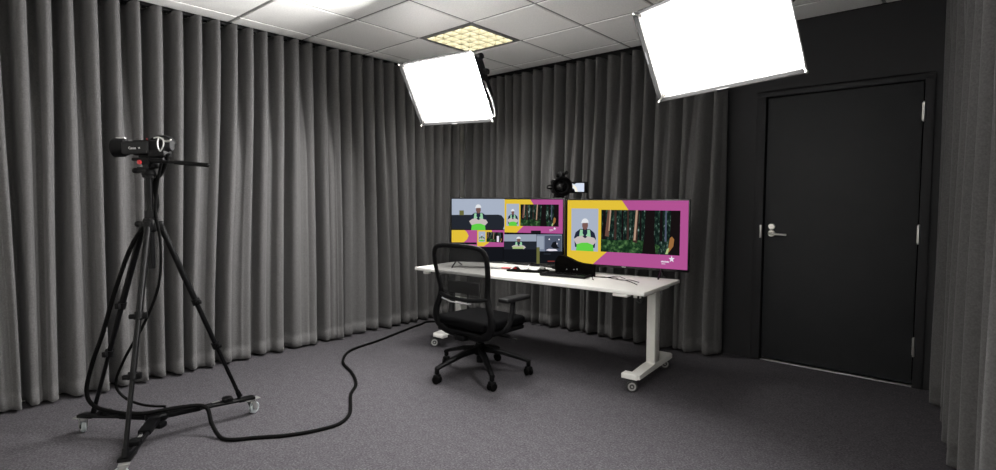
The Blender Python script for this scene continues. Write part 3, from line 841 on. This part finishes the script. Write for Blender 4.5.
ph.build('pan_handle', M['black_plastic'], tri)

def text_mesh(txt, size, name, material, parent, M4):
    cu = bpy.data.curves.new('tmp', 'FONT'); cu.body = txt; cu.size = size; cu.extrude = .0004; cu.align_x = 'CENTER'; cu.align_y = 'CENTER'
    o = bpy.data.objects.new('tmp', cu); col.objects.link(o)
    bpy.context.view_layer.update()
    me = bpy.data.meshes.new_from_object(o.evaluated_get(bpy.context.evaluated_depsgraph_get()))
    bpy.data.objects.remove(o)
    me.materials.clear(); me.materials.append(material); me.transform(M4)
    ob = bpy.data.objects.new(name, me); col.objects.link(ob); ob.parent = parent
    return ob
M['mark_white'] = mat('white print', lin((230, 230, 228)), .5)
cam1 = thing('camcorder', 'black camcorder with silver rear trim on top of the tall tripod', 'camcorder', (CEN.x, CEN.y, 1.4705), math.atan2(HDG.y, HDG.x))
cam1.scale = (.88, .95, 1.06)
# local: +x lens, +y left side (towards viewer)
b = MB().box((-.012, -.012, .048), (.19, .07, .075), bev=.014, seg=3); b.box((-.01, -.012, .01), (.12, .05, .02), bev=.004)
b.build('body', M['black_plastic'], cam1)
ln = MB().lathe([(0, 0), (.03, 0), (.032, .05), (.036, .055), (.036, .07), (0, .07)], (.07, -.012, .05), (1, 0, 0)); ln.build('lens_barrel', M['black_metal'], cam1)
hd_ = MB().lathe([(.030, .03), (.030, 0), (.040, 0), (.044, .012), (.047, .065), (.043, .065), (.036, .012)], (.135, -.012, .05), (1, 0, 0)); hd_.build('lens_hood', M['black_plastic'], cam1)
MB().box((.165, -.012, .096), (.05, .022, .006), bev=.002).build('hood_lever', M['alu'], cam1)
MB().lathe([(0, .02), (.02, .014), (.029, 0), (0, -.002)], (.141, -.012, .05), (1, 0, 0)).build('lens', M['glass_dark'], cam1)
lc = MB().box((.05, .033, .046), (.155, .016, .072), bev=.0075, seg=4)
for v in lc.bm.verts:
    f_ = max(0, abs(v.co.x-.05)-.05)/.0275; v.co.z = .046+(v.co.z-.046)*(1-.28*f_*f_)
lco = lc.build('flip_screen', M['grey_plastic'], cam1)
# lettering reads correctly from the +y side
T4 = Matrix(((-1, 0, 0, .062), (0, 0, 1, .0412), (0, 1, 0, .044), (0, 0, 0, 1)))
text_mesh('Canon', .0165, 'brand_lettering', M['mark_white'], lco, T4)
T5 = Matrix(((-1, 0, 0, .022), (0, 0, 1, .0412), (0, 1, 0, .044), (0, 0, 0, 1)))
text_mesh('4K', .011, 'model_lettering', M['mark_white'], lco, T5)
vf = MB().lathe([(0, -.03), (.024, -.03), (.03, -.02), (.03, .03), (.022, .04), (0, .04)], (-.105, -.01, .062), (1, 0, 0)); vf.build('viewfinder', M['grey_plastic'], cam1)
st = MB().tube([(.02, -.05, .08), (-.01, -.045, .1), (-.06, -.04, .108), (-.105, -.04, .1), (-.125, -.045, .07)], .012, seg=10, smooth=5, flat=(.5, 1.8, lambda p: V((p.x+.05, 0, p.z-.06)))); st.build('grip_strap', M['grey_plastic'], cam1)
st = MB().tube([(-.06, .035, .092), (-.09, .04, .096), (-.115, .042, .085), (-.12, .043, .06), (-.10, .043, .03), (-.085, .042, .06), (-.09, .04, .096)], .0035, seg=8, smooth=4); st.build('rear_bracket', M['alu'], cam1)
st = MB().tube([(-.115, .04, .08), (-.135, .04, .076), (-.15, .035, .078), (-.155, .03, .088)], .004, seg=8, smooth=4); st.build('tether_ring', M['chrome'], cam1)
MB().sphere((-.02, .036, .088), .004, u=12, v=8).build('record_button', M['red'], cam1)
bp = MB().box((-.07, .0, .02), (.09, .075, .03), bev=.006); bp.build('battery', M['black_plastic'], cam1)

# second camcorder on a stand behind the screens
cp = thing('camera_stand', 'black upright camera pole clamped to the desk behind the two screens', 'stand', (-2.565, 3.745, HD))
ck = MB().box((0, -.02, .008), (.06, .1, .014), bev=.003).box((0, .022, -.03), (.06, .012, .09), bev=.003).box((0, -.02, -.066), (.06, .08, .012), bev=.003)
ck.bar((0, -.03, -.06), (0, -.03, -.028), .008); ck.build('desk_clamp', M['black_metal'], cp)
MB().bar((0, 0, .01), (0, 0, .572), .013).bar((0, 0, .28), (0, 0, .31), .019).build('pole', M['black_metal'], cp)
MB().box((0, 0, .586), (.07, .05, .03), bev=.006).build('mount_plate', M['black_plastic'], cp)
ax = V((.70, -.714, 0)).normalized()
cam2 = thing('camcorder', 'black camcorder with open lit side screen above the gap between the televisions', 'camcorder', (-2.565, 3.745, 1.2765), math.atan2(ax.y, ax.x))
cam2.scale = (1.05, 1.05, 1.02)
# local: +x lens (to the viewer), +y is image right
b = MB().box((-.05, 0, .095), (.2, .11, .12), bev=.02, seg=3); b.box((-.04, 0, .018), (.1, .07, .034), bev=.005); b.build('body', M['black_plastic'], cam2)
ln = MB().lathe([(0, 0), (.055, 0), (.06, .04), (.075, .05), (.08, .10), (.074, .10), (.06, .05), (.04, .04), (0, .04)], (.03, -.005, .09), (1, 0, 0)); ln.build('lens_hood', M['black_plastic'], cam2)
MB().lathe([(0, .02), (.03, .014), (.05, 0), (0, -.002)], (.072, -.005, .09), (1, 0, 0)).build('lens', M['glass_dark'], cam2)
hn = MB().tube([(-.12, 0, .15), (-.11, 0, .19), (-.04, 0, .2), (.04, 0, .195), (.05, 0, .15)], .016, seg=10, smooth=5); hn.build('top_handle', M['grey_plastic'], cam2)
mc = MB().bar((.0, .03, .2), (.11, .03, .2), .016).bar((0, .03, .17), (0, .03, .2), .01); mc.build('microphone', M['black_metal'], cam2)
MB().box((.02, -.045, .15), (.04, .02, .006), bev=.002).build('hood_lever', M['alu'], cam2)
lk = MB().tube([(-.02, -.055, .1), (.0, -.09, .1), (.0, -.105, .09), (.0, -.1, .075), (-.02, -.06, .075)], .006, seg=8, smooth=4); lk.build('grip_strap', M['grey_plastic'], cam2)
fs = MB().box((-.005, .15, .085), (.012, .15, .095), Matrix.Rotation(R(-14), 3, 'Z'), bev=.004)
fo = fs.build('flip_screen', M['black_plastic'], cam2)
E_['lcd'] = emat('screen lcd', lin((205, 214, 230)), 1.0); E_['lcdw'] = emat('screen lcd warm', lin((236, 230, 210)), 1.0)
def lcdP(u, v, k): 
    m3 = Matrix.Rotation(R(-14), 3, 'Z')
    return V((-.005, .15, .085))+m3@V((.0062+.0004*k, -.055+u*.1, .036-v*.072))
lcd = MB(); lcd.mi = 0; lcd.poly([lcdP(0, 0, 1), lcdP(0, 1, 1), lcdP(1, 1, 1), lcdP(1, 0, 1)])
lcd.mi = 1; lcd.poly([lcdP(0, .25, 2), lcdP(.1, .45, 2), lcdP(.28, .75, 2), lcdP(.32, 1, 2), lcdP(.52, 1, 2), lcdP(.4, .5, 2), lcdP(.2, .2, 2)])
lcd.mi = 2; lcd.poly([lcdP(0, .5, 3), lcdP(0, 1, 3), lcdP(.3, 1, 3), lcdP(.2, .7, 3)])
lcd.poly([lcdP(0, 0, 3), lcdP(.2, .15, 3), lcdP(.4, 0, 3)])
lcd.build('display', [E_['lcd'], E_['lcdw'], E_['darker']], fo, smooth=False, recalc=False)

# ------------------------------------------------------------------ cables
eA = (CA[0]-CEN).normalized(); eB = (CA[1]-CEN).normalized()
path = [(-3.30, 4.02, .009), (-4.02, 3.66, .009), (-4.04, 3.45, .009), (-3.95, 3.13, .009), (-3.85, 2.80, .009), (-3.774, 2.479, .009), (-3.551, 2.264, .009), (-3.275, 2.161, .009), (-3.057, 2.048, .009), (-2.909, 1.907, .009), (-2.664, 1.74, .009), (-2.577, 1.612, .009), (-2.596, 1.477, .009), (-2.656, 1.349, .009), (-2.755, 1.224, .009), (-2.825, 1.132, .009), (-2.897, 1.105, .012), (-2.99, 1.10, .06), (-3.07, 1.10, .13)]
path += [tuple(CEN+eA*.1+V((.03, 0, .147))), tuple(CEN+eB*.06+V((.04, -.03, .147))), tuple(CEN+eB*.2+V((.02, -.03, .14))), tuple(CEN+eB*.34+V((.0, -.02, .16))), tuple(CEN+eB*.385+V((.01, -.02, .24))), tuple(CEN+eB*.33+V((.015, -.03, .4))), tuple(CEN+eB*.265+V((.02, -.03, .56))), tuple(CEN+eB*.18+V((.025, -.03, .80))), tuple(CEN+eB*.06+V((.03, -.04, 1.04))), tuple(CEN+V((-.01, .03, 1.2))), tuple(CEN+V((-.01, .028, 1.34))), tuple(CEN+V((.02, .06, 1.41))), tuple(CEN+V((.085, .062, 1.49)))]
tag(MB().tube(path, .0105, seg=10, smooth=6).build('cable', M['rubber']), 'thick black cable running over the carpet from behind the desk to the tripod', 'cable')
path = [tuple(CEN+V((.07, .045, 1.475))), tuple(CEN+V((.02, .035, 1.36))), tuple(CEN+V((.022, .018, 1.2))), tuple(CEN+V((.075, .02, 1.03))), tuple(CEN+V((.06, .01, .82))), tuple(CEN+V((-.01, -.04, .62))), tuple(CEN+V((-.14, -.1, .42))), tuple(CEN+V((-.24, -.12, .27))), tuple(CEN+V((-.22, -.09, .19))), tuple(CEN+V((-.12, -.03, .155))), tuple(CEN+V((-.03, .05, .146)))]
tag(MB().tube(path, .007, seg=8, smooth=6).build('cable', M['rubber']), 'thin black cable hanging loose inside the tripod legs', 'cable')

# ------------------------------------------------------------------ world, camera
wd = bpy.data.worlds.new('World'); S.world = wd; wd.use_nodes = True
wd.node_tree.nodes['Background'].inputs[0].default_value = (0, 0, 0, 1)
cd = bpy.data.cameras.new('Camera'); cam = bpy.data.objects.new('Camera', cd); col.objects.link(cam)
cd.sensor_width = 36; cd.lens = 532.6/996*36; cd.shift_y = -6.71/996; cd.clip_start = .02
pitch, roll, yaw = R(3.143), R(.117), R(41.04)
fw = V((-math.sin(yaw)*math.cos(pitch), math.cos(yaw)*math.cos(pitch), -math.sin(pitch)))
rt = V((math.cos(yaw), math.sin(yaw), 0)); up = rt.cross(fw)
r2 = rt*math.cos(roll)+up*math.sin(roll); u2 = -rt*math.sin(roll)+up*math.cos(roll)
cam.matrix_world = Matrix.Translation((0, 0, 1.2636)) @ Matrix((r2, u2, -fw)).transposed().to_4x4()
S.camera = cam
S.view_settings.view_transform = 'Standard'; S.view_settings.look = 'None'
S.view_settings.exposure = .14; S.view_settings.gamma = 1; S.view_settings.use_curve_mapping = False
